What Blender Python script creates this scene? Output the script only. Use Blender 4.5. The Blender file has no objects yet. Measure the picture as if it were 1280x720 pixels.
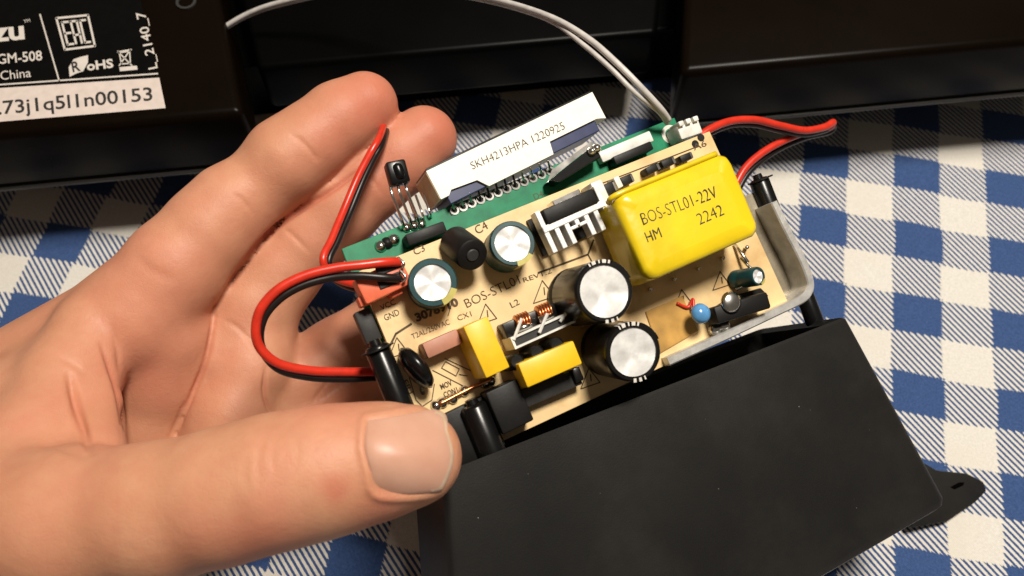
import bpy, bmesh, math, random
import numpy as np
from mathutils import Matrix, Vector
random.seed(7); rng = np.random.default_rng(7)
scene = bpy.context.scene
col = scene.collection
MM = 0.001
F = 1108.0            # focal length in photo pixels (1280 wide)
CX, CY = 640.0, 360.0

# ------------------------------------------------------------------ camera frame (x right, y down, z forward) -> world
def nrm(a):
    a = np.array(a, float); return a / np.linalg.norm(a)
d1 = nrm((470, -2125, 1108))                      # cloth columns run this way
d2 = np.array((1, .171, -.0962)); d2 = nrm(d2 - d1 * np.dot(d2, d1))
NT = np.cross(d2, d1)                             # table normal
CAMH = 243.0                                      # camera height above the cloth, mm
R3 = np.array([d2, d1, NT])                       # world = R3 @ cam
def c2w(p): return np.asarray(p, float) @ R3.T + np.array((0, 0, CAMH))
def ray(px, py): return np.array(((px - CX) / F, (py - CY) / F, 1.0))
def C(px, py, t): return c2w(ray(px, py) * t)     # pixel + distance in mm
def T(px, py, z=0.0):                             # pixel on a level z mm above the cloth
    r = ray(px, py); return c2w(r * ((z - CAMH) / np.dot(NT, r)))
cam = bpy.data.cameras.new('camera'); camo = bpy.data.objects.new('camera', cam); col.objects.link(camo)
cam.sensor_width = 36; cam.lens = 36 * F / 1280; cam.clip_start = .005; cam.clip_end = 20
right, down, fwd = R3[:, 0], R3[:, 1], R3[:, 2]
camo.matrix_world = Matrix(((right[0], -down[0], -fwd[0], 0), (right[1], -down[1], -fwd[1], 0), (right[2], -down[2], -fwd[2], CAMH * MM), (0, 0, 0, 1)))
cam.dof.use_dof = True; cam.dof.focus_distance = .195; cam.dof.aperture_fstop = 22
scene.camera = camo

# ------------------------------------------------------------------ light: one warm ceiling lamp behind, dim room
world = bpy.data.worlds.new('World'); scene.world = world; world.use_nodes = True
bg = world.node_tree.nodes['Background']; bg.inputs[0].default_value = (1.0, .86, .70, 1); bg.inputs[1].default_value = .10
def area(name, loc, target, size, power, colr):
    l = bpy.data.lights.new(name, 'AREA'); l.shape = 'DISK'; l.size = size; l.energy = power; l.color = colr
    o = bpy.data.objects.new(name, l); col.objects.link(o); o.location = loc
    o.rotation_euler = (Vector(target) - Vector(loc)).to_track_quat('-Z', 'Y').to_euler(); return o
area('ceiling_lamp', (.15, .24, .86), (.02, .06, .05), .20, 10.4, (1, .925, .82))
scene.view_settings.view_transform = 'Standard'; scene.view_settings.look = 'None'
scene.view_settings.exposure = 0.0; scene.view_settings.gamma = 1
scene.render.engine = 'CYCLES'

# ------------------------------------------------------------------ materials
class NT_:
    def __init__(s, name):
        s.m = bpy.data.materials.new(name); s.m.use_nodes = True; s.t = s.m.node_tree
        s.b = s.t.nodes['Principled BSDF']
    def n(s, typ, **kw):
        o = s.t.nodes.new(typ)
        for k, v in kw.items(): setattr(o, k, v)
        return o
    def l(s, a, b): s.t.links.new(a, b)
    def math(s, op, a, b=None, c=None):
        o = s.n('ShaderNodeMath', operation=op)
        for i, x in enumerate((a, b, c)):
            if x is None: continue
            if isinstance(x, (int, float)): o.inputs[i].default_value = x
            else: s.l(x, o.inputs[i])
        return o.outputs[0]
    def mix(s, f, a, b, mode='MIX'):
        o = s.n('ShaderNodeMix', data_type='RGBA', blend_type=mode)
        for sock, x in ((o.inputs[0], f), (o.inputs[6], a), (o.inputs[7], b)):
            if isinstance(x, (int, float)): sock.default_value = x
            elif isinstance(x, tuple): sock.default_value = (*x[:3], 1)
            else: s.l(x, sock)
        return o.outputs[2]
    def coord(s): return s.n('ShaderNodeTexCoord').outputs['Object']
    def noise(s, scale, detail=3, rough=.55, vec=None):
        o = s.n('ShaderNodeTexNoise'); o.inputs['Scale'].default_value = scale; o.inputs['Detail'].default_value = detail
        o.inputs['Roughness'].default_value = rough; s.l(vec or s.coord(), o.inputs['Vector']); return o.outputs[0]
    def ramp(s, x, lo, hi):
        o = s.n('ShaderNodeMapRange'); s.l(x, o.inputs[0]); o.inputs[1].default_value = lo; o.inputs[2].default_value = hi; return o.outputs[0]
    def bump(s, h, strength, dist):
        o = s.n('ShaderNodeBump'); o.inputs['Strength'].default_value = strength; o.inputs['Distance'].default_value = dist
        s.l(h, o.inputs['Height']); s.l(o.outputs[0], s.b.inputs['Normal']); return o
MATS = {}
def mat(name, colr, rough=.5, metal=0, var=.12, vscale=400, bump=0, bscale=1500, coat=0, trans=0, spec=None, specks=0, dirt=None):
    if name in MATS: return MATS[name]
    s = NT_(name); dark = tuple(c * (1 - var * 1.6) for c in colr); lite = tuple(min(1, c * (1 + var)) for c in colr)
    c = s.mix(s.ramp(s.noise(vscale, 4), .3, .7), dark, lite)
    if dirt: c = s.mix(s.ramp(s.noise(dirt[1], 5, .65), dirt[2], dirt[3]), c, dirt[0])
    if specks:
        v = s.n('ShaderNodeTexVoronoi'); v.inputs['Scale'].default_value = specks; s.l(s.coord(), v.inputs['Vector'])
        a = s.math('LESS_THAN', v.outputs['Distance'], .05)
        wn = s.n('ShaderNodeSeparateColor'); s.l(v.outputs['Color'], wn.inputs[0])
        a = s.math('MULTIPLY', a, s.math('GREATER_THAN', wn.outputs[0], .72))
        c = s.mix(s.math('MULTIPLY', s.math('MULTIPLY', a, wn.outputs[1]), .4), c, (.5, .47, .42))
    s.l(c, s.b.inputs['Base Color'])
    r = s.ramp(s.noise(vscale * .6, 3), 0, 1)
    s.l(s.math('MULTIPLY_ADD', r, .16, rough - .08), s.b.inputs['Roughness'])
    s.b.inputs['Metallic'].default_value = metal
    if coat: s.b.inputs['Coat Weight'].default_value = coat; s.b.inputs['Coat Roughness'].default_value = .12
    if trans: s.b.inputs['Transmission Weight'].default_value = trans
    if spec is not None: s.b.inputs['Specular IOR Level'].default_value = spec
    if bump: s.bump(s.noise(bscale, 3), bump, .0002)
    MATS[name] = s.m; return s.m

mat('case_black', (.0115, .011, .0102), .50, spec=.3, bump=.15, bscale=2600, specks=400, var=.14, vscale=60, dirt=((.019, .018, .016), 34, .5, .72))
mat('gloss_black', (.005, .005, .005), .26, spec=.35, vscale=80, bump=.05, bscale=700)
mat('matte_black', (.008, .0075, .007), .5, bump=.1, spec=.25)
mat('grey_plastic', (.032, .031, .030), .5, bump=.1, spec=.3)
mat('appliance_brown', (.0042, .0023, .0012), .30, vscale=40, bump=.03, bscale=1800, spec=.06)
mat('appliance_front', (.030, .028, .026), .42, vscale=40, bump=.05, bscale=1800)
mat('cavity_black', (.0012, .0012, .0012), .35, vscale=50, spec=.05)
mat('label_black', (.0022, .002, .0018), .45, spec=.1)
mat('label_white', (.62, .53, .48), .6, var=.05)
mat('print_white', (.60, .55, .50), .6, var=.05)
mat('print_black', (.02, .018, .016), .6)
mat('silk', (.075, .045, .02), .7, var=.3, vscale=900)
mat('board_tan', (.78, .565, .285), .40, var=.07, vscale=130, bump=.06, bscale=900, dirt=((.50, .28, .09), 55, .52, .78))
mat('board_edge', (.74, .57, .34), .5)
mat('board_green', (.012, .21, .10), .42, var=.18, vscale=260, spec=.3)
mat('ink_blue', (.022, .032, .10), .35)
mat('display_white', (.84, .82, .73), .5, var=.03, bump=.05)
mat('display_cream', (.66, .53, .34), .55)
mat('yellow_tape', (.78, .57, .010), .30, var=.10, vscale=90, bump=.9, bscale=140, coat=.25, dirt=((.70, .47, .01), 45, .6, .85))
mat('yellow_cap', (.80, .50, .010), .42, var=.04, bump=.04)
mat('fuse_brown', (.44, .19, .12), .5, var=.08)
mat('sleeve_teal', (.010, .055, .060), .38, var=.2, spec=.3)
mat('sleeve_black', (.006, .0055, .005), .3, spec=.4)
mat('sleeve_band', (.50, .43, .10), .4)
mat('sleeve_print', (.7, .66, .6), .5)
mat('aluminium', (.88, .87, .85), .34, metal=.3, bump=.12, bscale=2500)
mat('sink_metal', (.74, .73, .71), .42, metal=.45, bump=.2, bscale=1800)
mat('tray_metal', (.30, .26, .19), .42, metal=.4, bump=.25, bscale=1500, var=.25, vscale=120)  # aluminium; the brown reflection inside the tray is put into its colour
mat('rim_metal', (.66, .65, .62), .38, metal=.6, bump=.25, bscale=1500, var=.15, vscale=300)
mat('solder', (.78, .76, .72), .22, metal=1)
mat('copper', (.62, .24, .10), .3, metal=.9)
mat('connector_red', (.74, .15, .07), .42, var=.1)
mat('wire_red', (.62, .032, .014), .30, var=.1, bump=.06, bscale=500)
mat('wire_black', (.012, .008, .007), .34, spec=.35, bump=.06, bscale=500)
mat('wire_white', (.55, .52, .49), .4)
mat('plastic_white', (.72, .71, .66), .45)
mat('clear_plastic', (.55, .55, .52), .15, trans=.6)
mat('blue_epoxy', (.10, .30, .58), .22, coat=.4)
mat('glue_amber', (.52, .29, .07), .4, var=.22, vscale=150)
mat('nail_edge', (.60, .43, .30), .45)
mat('table_wood', (.25, .14, .07), .5)
# nail
s = NT_('nail'); s.l(s.mix(s.ramp(s.noise(120, 3), .3, .7), (.54, .285, .195), (.60, .345, .25)), s.b.inputs['Base Color'])
s.b.inputs['Roughness'].default_value = .40; s.b.inputs['Specular IOR Level'].default_value = .35; s.b.inputs['Subsurface Weight'].default_value = .2; s.b.inputs['Subsurface Radius'].default_value = (.002, .001, .0006)
s.b.inputs['Subsurface Scale'].default_value = 1; s.bump(s.noise(900, 2), .08, .0002); MATS['nail'] = s.m
# skin: blotches, painted redness plus crease shade from the attribute, fine lines
s = NT_('skin'); at = s.n('ShaderNodeAttribute', attribute_name='flush_shade')
c = s.mix(s.ramp(s.noise(70, 4, .6), .3, .7), (.54, .255, .142), (.62, .315, .187))
c = s.mix(s.math('MULTIPLY', s.ramp(s.noise(38, 3, .55), .42, .62), .55), c, (.60, .245, .155))
c = s.mix(s.math('MULTIPLY', s.ramp(s.noise(300, 3, .5), .4, .8), .35), c, (.50, .20, .12))
c = s.mix(at.outputs['Fac'], c, (.50, .13, .08)); s.l(c, s.b.inputs['Base Color'])
s.b.inputs['Roughness'].default_value = .52; s.b.inputs['Specular IOR Level'].default_value = .36
s.b.inputs['Subsurface Weight'].default_value = .22; s.b.inputs['Subsurface Radius'].default_value = (.0032, .0013, .0007); s.b.inputs['Subsurface Scale'].default_value = 1
v = s.n('ShaderNodeTexVoronoi', feature='DISTANCE_TO_EDGE'); v.inputs['Scale'].default_value = 900; s.l(s.coord(), v.inputs['Vector'])
hgt = s.math('ADD', s.math('MULTIPLY', s.ramp(v.outputs['Distance'], 0, .12), .12), s.math('MULTIPLY', s.noise(260, 5, .65), 1.0))
s.bump(hgt, .30, .0005); MATS['skin'] = s.m

# ------------------------------------------------------------------ mesh helpers (all in mm; obj() scales to metres)
def thing(name, label, cat, origin=(0, 0, 0), rot=None, group=None):
    o = bpy.data.objects.new(name, None); col.objects.link(o); o.empty_display_size = .01
    m = Matrix.Translation(Vector(origin) * MM)
    if rot is not None: m = m @ rot.to_4x4()
    o.matrix_world = m; o['label'] = label; o['category'] = cat
    if group: o['group'] = group
    return o
def tag(o, label, cat):
    o['label'] = label; o['category'] = cat
def obj(name, geo, m, parent=None, smooth=False, angle=None):
    vs, fs = geo
    me = bpy.data.meshes.new(name); me.from_pydata([tuple(float(c) * MM for c in v) for v in vs], [], [tuple(int(i) for i in f) for f in fs])
    bm = bmesh.new(); bm.from_mesh(me); bmesh.ops.recalc_face_normals(bm, faces=bm.faces); bm.to_mesh(me); bm.free()
    me.materials.append(MATS[m])
    if smooth: me.shade_smooth()
    if angle: me.shade_smooth(); me.set_sharp_from_angle(angle=math.radians(angle))
    o = bpy.data.objects.new(name, me); col.objects.link(o)
    if parent: o.parent = parent
    return o
def join(*gs):
    V, Fc = [], []
    for vs, fs in gs:
        k = len(V); V += [tuple(v) for v in vs]; Fc += [tuple(i + k for i in f) for f in fs]
    return V, Fc
def bevel(geo, w, seg=2):
    bm = bmesh.new(); vv = [bm.verts.new(v) for v in geo[0]]
    for f in geo[1]: bm.faces.new([vv[i] for i in f])
    bmesh.ops.recalc_face_normals(bm, faces=bm.faces)
    bmesh.ops.bevel(bm, geom=list(bm.edges), offset=w, segments=seg, profile=.5, affect='EDGES', clamp_overlap=True)
    bm.verts.index_update(); r = [tuple(v.co) for v in bm.verts], [tuple(v.index for v in f.verts) for f in bm.faces]; bm.free(); return r
def prism(poly, z0, z1, bev=0, taper=1.0):
    n = len(poly); cx = sum(p[0] for p in poly) / n; cy = sum(p[1] for p in poly) / n
    V = [(p[0], p[1], z0) for p in poly] + [(cx + (p[0] - cx) * taper, cy + (p[1] - cy) * taper, z1) for p in poly]
    Fc = [tuple(range(n))[::-1], tuple(range(n, 2 * n))] + [(i, (i + 1) % n, n + (i + 1) % n, n + i) for i in range(n)]
    return bevel((V, Fc), bev) if bev else (V, Fc)
def rect(cx, cy, w, h, ang=0):
    c, s_ = math.cos(ang), math.sin(ang)
    return [(cx + x * c - y * s_, cy + x * s_ + y * c) for x, y in ((-w / 2, -h / 2), (w / 2, -h / 2), (w / 2, h / 2), (-w / 2, h / 2))]
def boxg(cx, cy, cz, w, h, d, ang=0, bev=0): return prism(rect(cx, cy, w, h, ang), cz - d / 2, cz + d / 2, bev)
def lathe(profile, cen=(0, 0, 0), seg=28, axis=None, caps=True):
    """profile (r, z); axis = direction vector, default local z"""
    a = nrm(axis) if axis is not None else np.array((0, 0, 1.0))
    h = np.array((1.0, 0, 0)) if abs(a[0]) < .8 else np.array((0, 1.0, 0))
    e1 = nrm(np.cross(a, h)); e2 = np.cross(a, e1); cen = np.array(cen, float)
    V, Fc = [], []
    for r, z in profile:
        for k in range(seg):
            t = 2 * math.pi * k / seg; V.append(tuple(cen + a * z + (e1 * math.cos(t) + e2 * math.sin(t)) * r))
    for j in range(len(profile) - 1):
        for k in range(seg):
            k2 = (k + 1) % seg; Fc.append((j * seg + k, j * seg + k2, (j + 1) * seg + k2, (j + 1) * seg + k))
    if caps:
        Fc.append(tuple(range(seg))[::-1]); Fc.append(tuple(range((len(profile) - 1) * seg, len(profile) * seg)))
    return V, Fc
def spline(pts, n=10):
    P = np.array(pts, float); P = np.vstack([2 * P[0] - P[1], P, 2 * P[-1] - P[-2]]); out = []
    for i in range(1, len(P) - 2):
        for k in range(n):
            t = k / n; p0, p1, p2, p3 = P[i - 1:i + 3]
            out.append(.5 * (2 * p1 + (p2 - p0) * t + (2 * p0 - 5 * p1 + 4 * p2 - p3) * t * t + (3 * p1 - p0 - 3 * p2 + p3) * t ** 3))
    out.append(P[-2]); return np.array(out)
def tube(pts, r, seg=10, sm=8):
    P = spline(pts, sm) if sm else np.array(pts, float); V, Fc = [], []; up = None
    for i, p in enumerate(P):
        t = nrm(P[min(i + 1, len(P) - 1)] - P[max(i - 1, 0)])
        if up is None: up = np.array((0, 0, 1.0)) if abs(t[2]) < .9 else np.array((1.0, 0, 0))
        up = nrm(up - t * np.dot(up, t)); b = np.cross(t, up)
        for k in range(seg):
            a = 2 * math.pi * k / seg; V.append(tuple(p + (up * math.cos(a) + b * math.sin(a)) * r))
    for i in range(len(P) - 1):
        for k in range(seg):
            k2 = (k + 1) % seg; Fc.append((i * seg + k, i * seg + k2, (i + 1) * seg + k2, (i + 1) * seg + k))
    Fc += [tuple(range(seg))[::-1], tuple(range((len(P) - 1) * seg, len(P) * seg))]; return V, Fc
_txt = {}
def textgeo(st, bold=0.0):
    if (st, bold) in _txt: return _txt[(st, bold)]
    cu = bpy.data.curves.new('t', 'FONT'); cu.body = st; cu.resolution_u = 3; cu.offset = bold
    o = bpy.data.objects.new('t', cu); col.objects.link(o); bpy.context.view_layer.update()
    me = bpy.data.meshes.new_from_object(o.evaluated_get(bpy.context.evaluated_depsgraph_get()))
    V = np.array([v.co[:2] for v in me.vertices]); Fc = [tuple(p.vertices) for p in me.polygons]
    bpy.data.objects.remove(o); bpy.data.curves.remove(cu); bpy.data.meshes.remove(me)
    _txt[(st, bold)] = (V, Fc); return V, Fc
def ptext(st, a, b, hpx, fn, bold=0.0, up=None, capu=.72):
    """lettering from pixel a to pixel b along the baseline, capitals hpx tall, laid on the surface fn(px,py)"""
    V, Fc = textgeo(st, bold); x0, x1 = V[:, 0].min(), V[:, 0].max()
    a = np.array(a, float); b = np.array(b, float); d = b - a
    u = np.array(up, float) / np.linalg.norm(up) * hpx if up else np.array((d[1], -d[0])) / np.linalg.norm(d) * hpx
    return [tuple(fn(*(a + d * (v[0] - x0) / (x1 - x0) + u * v[1] / capu))) for v in V], Fc
def pline(pts, wpx, fn, close=False):
    """flat printed line through pixels"""
    V, Fc = [], []; P = [np.array(p, float) for p in pts]
    if close: P.append(P[0])
    for p, q in zip(P[:-1], P[1:]):
        d = nrm(q - p); nn = np.array((d[1], -d[0])) * wpx / 2; e = d * wpx * .3; k = len(V)
        V += [tuple(fn(*x)) for x in (p - e + nn, q + e + nn, q + e - nn, p - e - nn)]; Fc.append((k, k + 1, k + 2, k + 3))
    return V, Fc
def ppoly(pts, fn): return [tuple(fn(*p)) for p in pts], [tuple(range(len(pts)))]

# ------------------------------------------------------------------ table and cloth
tb = obj('table_top', boxg(0, 100, -14, 1100, 900, 20, bev=2), 'table_wood'); tb['kind'] = 'structure'
CELL = 14.9; CELLY = 13.0
ph = T(1032, 200)       # centre of a blue check
s = NT_('gingham'); co = s.coord(); sp = s.n('ShaderNodeSeparateXYZ'); s.l(co, sp.inputs[0])
wob = s.math('MULTIPLY', s.math('SUBTRACT', s.noise(40, 2), .5), .0022)
X = s.math('DIVIDE', s.math('SUBTRACT', s.math('ADD', sp.outputs[0], wob), ph[0] * MM - CELL * MM / 2), CELL * MM)
Y = s.math('DIVIDE', s.math('SUBTRACT', s.math('SUBTRACT', sp.outputs[1], wob), ph[1] * MM - CELLY * MM / 2), CELLY * MM)
st_ = s.math('FRACT', s.math('MULTIPLY', s.math('ADD', X, s.math('MULTIPLY', Y, .92)), 7.0))
jag = s.math('MULTIPLY', s.math('SUBTRACT', s.math('PINGPONG', st_, .5), .25), .16)
bx_ = s.math('LESS_THAN', s.math('MODULO', s.math('ADD', s.math('ADD', X, jag), 200), 2), 1)
by_ = s.math('LESS_THAN', s.math('MODULO', s.math('ADD', s.math('ADD', Y, jag), 200), 2), 1)
stripe = s.ramp(s.math('ADD', s.math('PINGPONG', st_, .5), s.math('MULTIPLY', s.math('SUBTRACT', s.noise(1500, 2), .5), .16)), .235, .285)
both = s.math('MULTIPLY', bx_, by_); anyb = s.math('MAXIMUM', bx_, by_)
fac = s.math('MAXIMUM', both, s.math('MULTIPLY', anyb, stripe))
fib = s.noise(1600, 3, .7)
blue = s.mix(s.ramp(fib, .3, .7), (.026, .058, .165), (.050, .100, .245))
white = s.mix(s.ramp(fib, .3, .7), (.62, .59, .53), (.76, .73, .67))
white = s.mix(s.ramp(s.noise(22, 3), .45, .8), white, (.66, .61, .53))
s.l(s.mix(fac, white, blue), s.b.inputs['Base Color']); s.b.inputs['Roughness'].default_value = .85; s.b.inputs['Specular IOR Level'].default_value = .2
s.b.inputs['Sheen Weight'].default_value = .15
w1 = s.math('SINE', s.math('MULTIPLY', s.math('ADD', X, s.math('MULTIPLY', Y, .92)), 7 * 6.283 * 3)); w2 = s.math('SINE', s.math('MULTIPLY', s.math('SUBTRACT', X, Y), 6.283 * 24))
s.bump(s.math('ADD', s.math('ADD', s.math('MULTIPLY', w1, .3), s.math('MULTIPLY', w2, .3)), fib), .35, .00025)
MATS['gingham'] = s.m
gx = np.linspace(-430, 430, 216); gy = np.linspace(-190, 440, 160)
GX, GY = np.meshgrid(gx, gy)
GZ = 0.9 * np.sin(GX / 47 + GY / 90 + 1) * np.sin(GY / 39 - GX / 140) + .5 * np.sin(GX / 21 - GY / 33) * np.sin(GY / 58 + 2) - 1.4
cv = np.stack([GX, GY, GZ], -1).reshape(-1, 3); nx_ = len(gx)
cf = [(j * nx_ + i, j * nx_ + i + 1, (j + 1) * nx_ + i + 1, (j + 1) * nx_ + i) for j in range(len(gy) - 1) for i in range(nx_ - 1)]
cloth = obj('tablecloth', (cv, cf), 'gingham', smooth=True); tag(cloth, 'blue and white gingham tablecloth spread under everything', 'tablecloth')

# ------------------------------------------------------------------ opened appliance lying behind
AH = 50.0; AZ = 26.0  # housing lifted clear of the cloth so that it shades it
fl, fr = T(-170, 252, AZ), T(1500, 96, AZ); fl[2] = fr[2] = 0                 # foot of the raised front edge, dropped to the cloth
ex = nrm(fr - fl); ey = np.array((-ex[1], ex[0], 0.0))
def AL(p):                                         # world -> along, back, up
    d = np.asarray(p) - fl; return np.array((d @ ex, d @ ey, d[2]))
def AW(a, b, z): return fl + ex * a + ey * b + np.array((0, 0, z))
Lw = float(AL(fr)[0])
A = thing('appliance_housing', 'dark brown plastic appliance housing with a printed rating label and an open middle', 'appliance', tuple(fl))
def aobj(name, geo, m, parent=A, **k): return obj(name, ([tuple(np.array(v) - fl) for v in geo[0]], geo[1]), m, parent, **k)
def ablock(a0, a1, b0, b1, z0, z1, bev, skewl=0, skewr=0):
    V = [AW(a0, b0, z0), AW(a1, b0, z0), AW(a1 + skewr, b1, z0), AW(a0 + skewl, b1, z0)]
    V += [v + np.array((0, 0, z1 - z0)) for v in V]
    return bevel(([tuple(v) for v in V], [(3, 2, 1, 0), (4, 5, 6, 7), (0, 1, 5, 4), (1, 2, 6, 5), (2, 3, 7, 6), (3, 0, 4, 7)]), bev, 4)
aL1, aL2 = AL(T(303, 185, AH)), AL(T(266, 0, AH))
aR1, aR2 = AL(T(856, 112, AH)), AL(T(861, 0, AH))
BD = 150.0
skL = (aL2[0] - aL1[0]) / (aL2[1] - aL1[1]) * BD; skR = (aR2[0] - aR1[0]) / (aR2[1] - aR1[1]) * BD
aobj('side_block', ablock(0, aL1[0], 0, BD, AZ, AH, 2.6, 0, skL), 'appliance_brown', angle=40)
aobj('side_block', ablock(aR1[0], Lw, 0, BD, AZ, AH, 2.6, skR, 0), 'appliance_brown', angle=40)
aobj('base_lip', ablock(1, aL1[0] - .5, -.6, 6, AZ - .9, AZ + .5, .4), 'appliance_front')
aobj('base_lip', ablock(aR1[0] + .5, Lw - 1, -.6, 6, AZ - .9, AZ + .5, .4), 'appliance_front')
aobj('middle_panel', ablock(aL1[0] + .8, aR1[0] - .8, 24, BD - .5, AZ - 4, AH - 9, 2.0, skL * .9, skR * .9), 'cavity_black', angle=40)
aobj('added_base', ablock(4, Lw - 4, 40, BD - 10, .3, AZ - 1, 1), 'cavity_black')  # unseen base, added to hold the housing at its shading height
aobj('cavity_wall', ablock(aL1[0] + skL - 10, aR1[0] + skR + 10, BD, BD + 5, .4, AH + 4, 1), 'cavity_black')
# the rating label
def LB(px, py): return T(px, py, AH + .12) - fl
def LB2(px, py): return T(px, py, AH + .20) - fl
def LB3(px, py): return T(px, py, AH + .28) - fl
lab = obj('rating_label', ppoly([(-60, -10), (170, -22), (199, 96), (207, 136), (-60, 157)], LB), 'label_black', A)
obj('serial_strip', ppoly([(-60, 114), (199, 97), (207, 135), (-60, 157)], LB2), 'label_white', lab)
lo = lambda nm, g, m='print_white': obj(nm, g, m, lab)
lo('serial_number', ptext('.73j1q5l1n00153', (-2, 143), (191, 125), 17, LB3, .012), 'print_black')
lo('divider_line', join(pline([(-60, 110), (197, 92)], 1.8, LB2), pline([(50, 18), (74, 101)], 1.8, LB2)))
lo('brand_lettering', join(ptext('zu', (-10, 52), (31, 48), 24, LB2, .03), ptext('TM', (30, 29), (38, 27), 4, LB2)))
lo('model_lettering', ptext('GM-508', (-3, 80), (53, 75), 12.5, LB2, .012))
lo('origin_lettering', ptext('China', (1, 100), (39, 96), 11.5, LB2))
eo = [(69, 22), (111, 18), (120, 58), (80, 63)]; 
def quadp(q, x, y): # bilinear in a pixel quad, y down
    q = np.array(q, float); return tuple((q[0] * (1 - x) + q[1] * x) * (1 - y) + (q[3] * (1 - x) + q[2] * x) * y)
E = lambda x, y: quadp(eo, x, y)
segs = []
for pts in ([(0.03, .02), (.97, .02)], [(.97, .02), (.97, .98)], [(.97, .98), (.03, .98)], [(.03, .98), (.03, .02)],
            [(.16, .16), (.16, .84)], [(.16, .16), (.34, .16)], [(.16, .5), (.34, .5)], [(.16, .84), (.34, .84)],
            [(.42, .84), (.42, .16)], [(.42, .16), (.60, .16)], [(.60, .16), (.60, .84)], [(.42, .58), (.60, .58)],
            [(.70, .16), (.86, .16)], [(.70, .16), (.70, .84)], [(.70, .84), (.86, .84)]):
    segs.append(pline([E(*p) for p in pts], 2.6, LB2))
lo('conformity_mark', join(*segs))
lo('leaf_mark', join(ppoly([(87, 96), (86, 84), (92, 74), (101, 71), (110, 69), (110, 78), (104, 89), (95, 92)], LB2)))
lo('leaf_letter', ptext('R', (91, 90), (101, 88), 13, LB3, .02), 'print_black')
lo('hazard_lettering', ptext('oHS', (109, 88), (142, 84), 11, LB2, .03))
lo('bin_mark', join(pline([(147, 64), (165, 82)], 1.5, LB2), pline([(163, 62), (149, 82)], 1.5, LB2), pline([(149, 66), (152, 80), (163, 79), (162, 64)], 1.5, LB2, True), pline([(147, 65), (164, 62)], 1.8, LB2), ppoly([(149, 84), (171, 82), (172, 87), (150, 89)], LB2)))
lo('lot_lettering', ptext('L_2140_7', (197, 85), (181, 14), 12, LB2, .01, up=(-1, .2)))
aobj('screw_hole', lathe([(3.0, -.3), (3.0, .5), (2.2, .5), (2.2, -.2)], T(233, 3, AH), 24, (0, 0, 1)), 'grey_plastic', angle=30)

# ------------------------------------------------------------------ device frame
nd = nrm((.27, -.12, -.955)); ud = np.array((.891, -.337, .302)); ud = nrm(ud - nd * (ud @ nd)); yd = np.cross(nd, ud)   # yd = up along the board
P0 = ray(640, 400) * 185.0
U, YV, ND = ud @ R3.T, yd @ R3.T, nd @ R3.T
P0W = c2w(P0)
ROT = Matrix(((U[0], YV[0], ND[0]), (U[1], YV[1], ND[1]), (U[2], YV[2], ND[2])))
def L(px, py, h=0.0):
    r = ray(px, py); p = r * ((P0 @ nd + h) / (r @ nd)) - P0
    return np.array((p @ ud, p @ yd, p @ nd))
def LC(px, py, t):                        # pixel + distance, in board axes
    p = ray(px, py) * t - P0; return np.array((p @ ud, p @ yd, p @ nd))
def LT(px, py, z):                        # pixel on a level above the cloth, in board axes
    p = (T(px, py, z) - np.array((0, 0, CAMH))) @ R3 - P0; return np.array((p @ ud, p @ yd, p @ nd))
def dpt(q, h): return [tuple(L(x, y, h)[:2]) for x, y in q]
def fitrect(q, h):                        # pixel quad (TL TR BR BL) seen at height h -> true rectangle on the board
    P = np.array(dpt(q, h)); c = P.mean(0); a = (P[1] - P[0] + P[2] - P[3]) / 2; b = (P[0] - P[3] + P[1] - P[2]) / 2
    return c[0], c[1], np.linalg.norm(a), np.linalg.norm(b), math.atan2(a[1], a[0])
D = thing('power_module', 'opened power supply module, tan circuit board standing in a black plastic case', 'circuit module', tuple(P0W), ROT)
def block(name, q, h, z0, m, bev=.35, parent=D, **k):
    cx, cy, w, hh, an = fitrect(q, h); return obj(name, prism(rect(cx, cy, w, hh, an), z0, h, bev), m, parent, angle=35)
SURF = .12
def S(px, py): return L(px, py, SURF)

# main board
bl = [(447, 340), (887, 164), (988, 384), (550, 588)]
bo = dpt(bl, 0)
board = obj('main_board', prism(bo, -1.6, 0, .12), 'board_tan', D)
so = lambda g, nm='silkscreen', m='silk': obj(nm, g, m, board)
def sol(gs):
    for g in ([gs] if isinstance(gs[0][0][0], (float, np.floating)) else gs): so(g)
tri = lambda x, y, s_=1.0: join(pline([(x - 11 * s_, y + 12 * s_), (x - 1 * s_, y - 14 * s_), (x + 13 * s_, y + 4 * s_)], 1.2, S, True), pline([(x + 1, y - 6 * s_), (x + 2, y + 2 * s_)], 1.4, S))
sol((ptext('BOS-STL01', (584, 385), (651, 354), 12, S, -.01), ptext('REV1.2', (655, 353), (690, 341), 6, S)))
so(ptext('3078910', (521, 402), (574, 381), 10, S, .05))
so(ptext('T2AL/250VAC', (516, 424), (563, 405), 7, S, -.005))
so(ptext('CX1', (573, 401), (590, 395), 7, S))
sol((ptext('GND', (482, 401), (500, 393), 8, S), ptext('VCC', (477, 388), (495, 380), 7, S)))
sol((ptext('C3', (519, 319), (532, 313), 9, S), ptext('C4', (597, 293), (611, 285), 11, S), ptext('D4', (669, 250), (680, 245), 8, S), ptext('A6', (868, 188), (884, 182), 8, S)))
sol((ptext('L2', (640, 385), (650, 380), 8, S), ptext('MOV', (552, 487), (566, 481), 7, S, .02), ptext('CON1', (556, 497), (573, 490), 7, S, .02)))
so(ptext('FR1', (503, 477), (511, 493), 7, S))
so(pline([(485, 437), (495, 417), (514, 405)], 2.6, S))
sol((pline([(673, 341), (735, 318), (742, 300)], 2.2, S), pline([(735, 318), (752, 350)], 1.6, S)))
sol((tri(497, 436), tri(608, 394), tri(679, 366, 1.1), tri(737, 474), tri(853, 376, 1.0), tri(901, 352, .9)))
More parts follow.
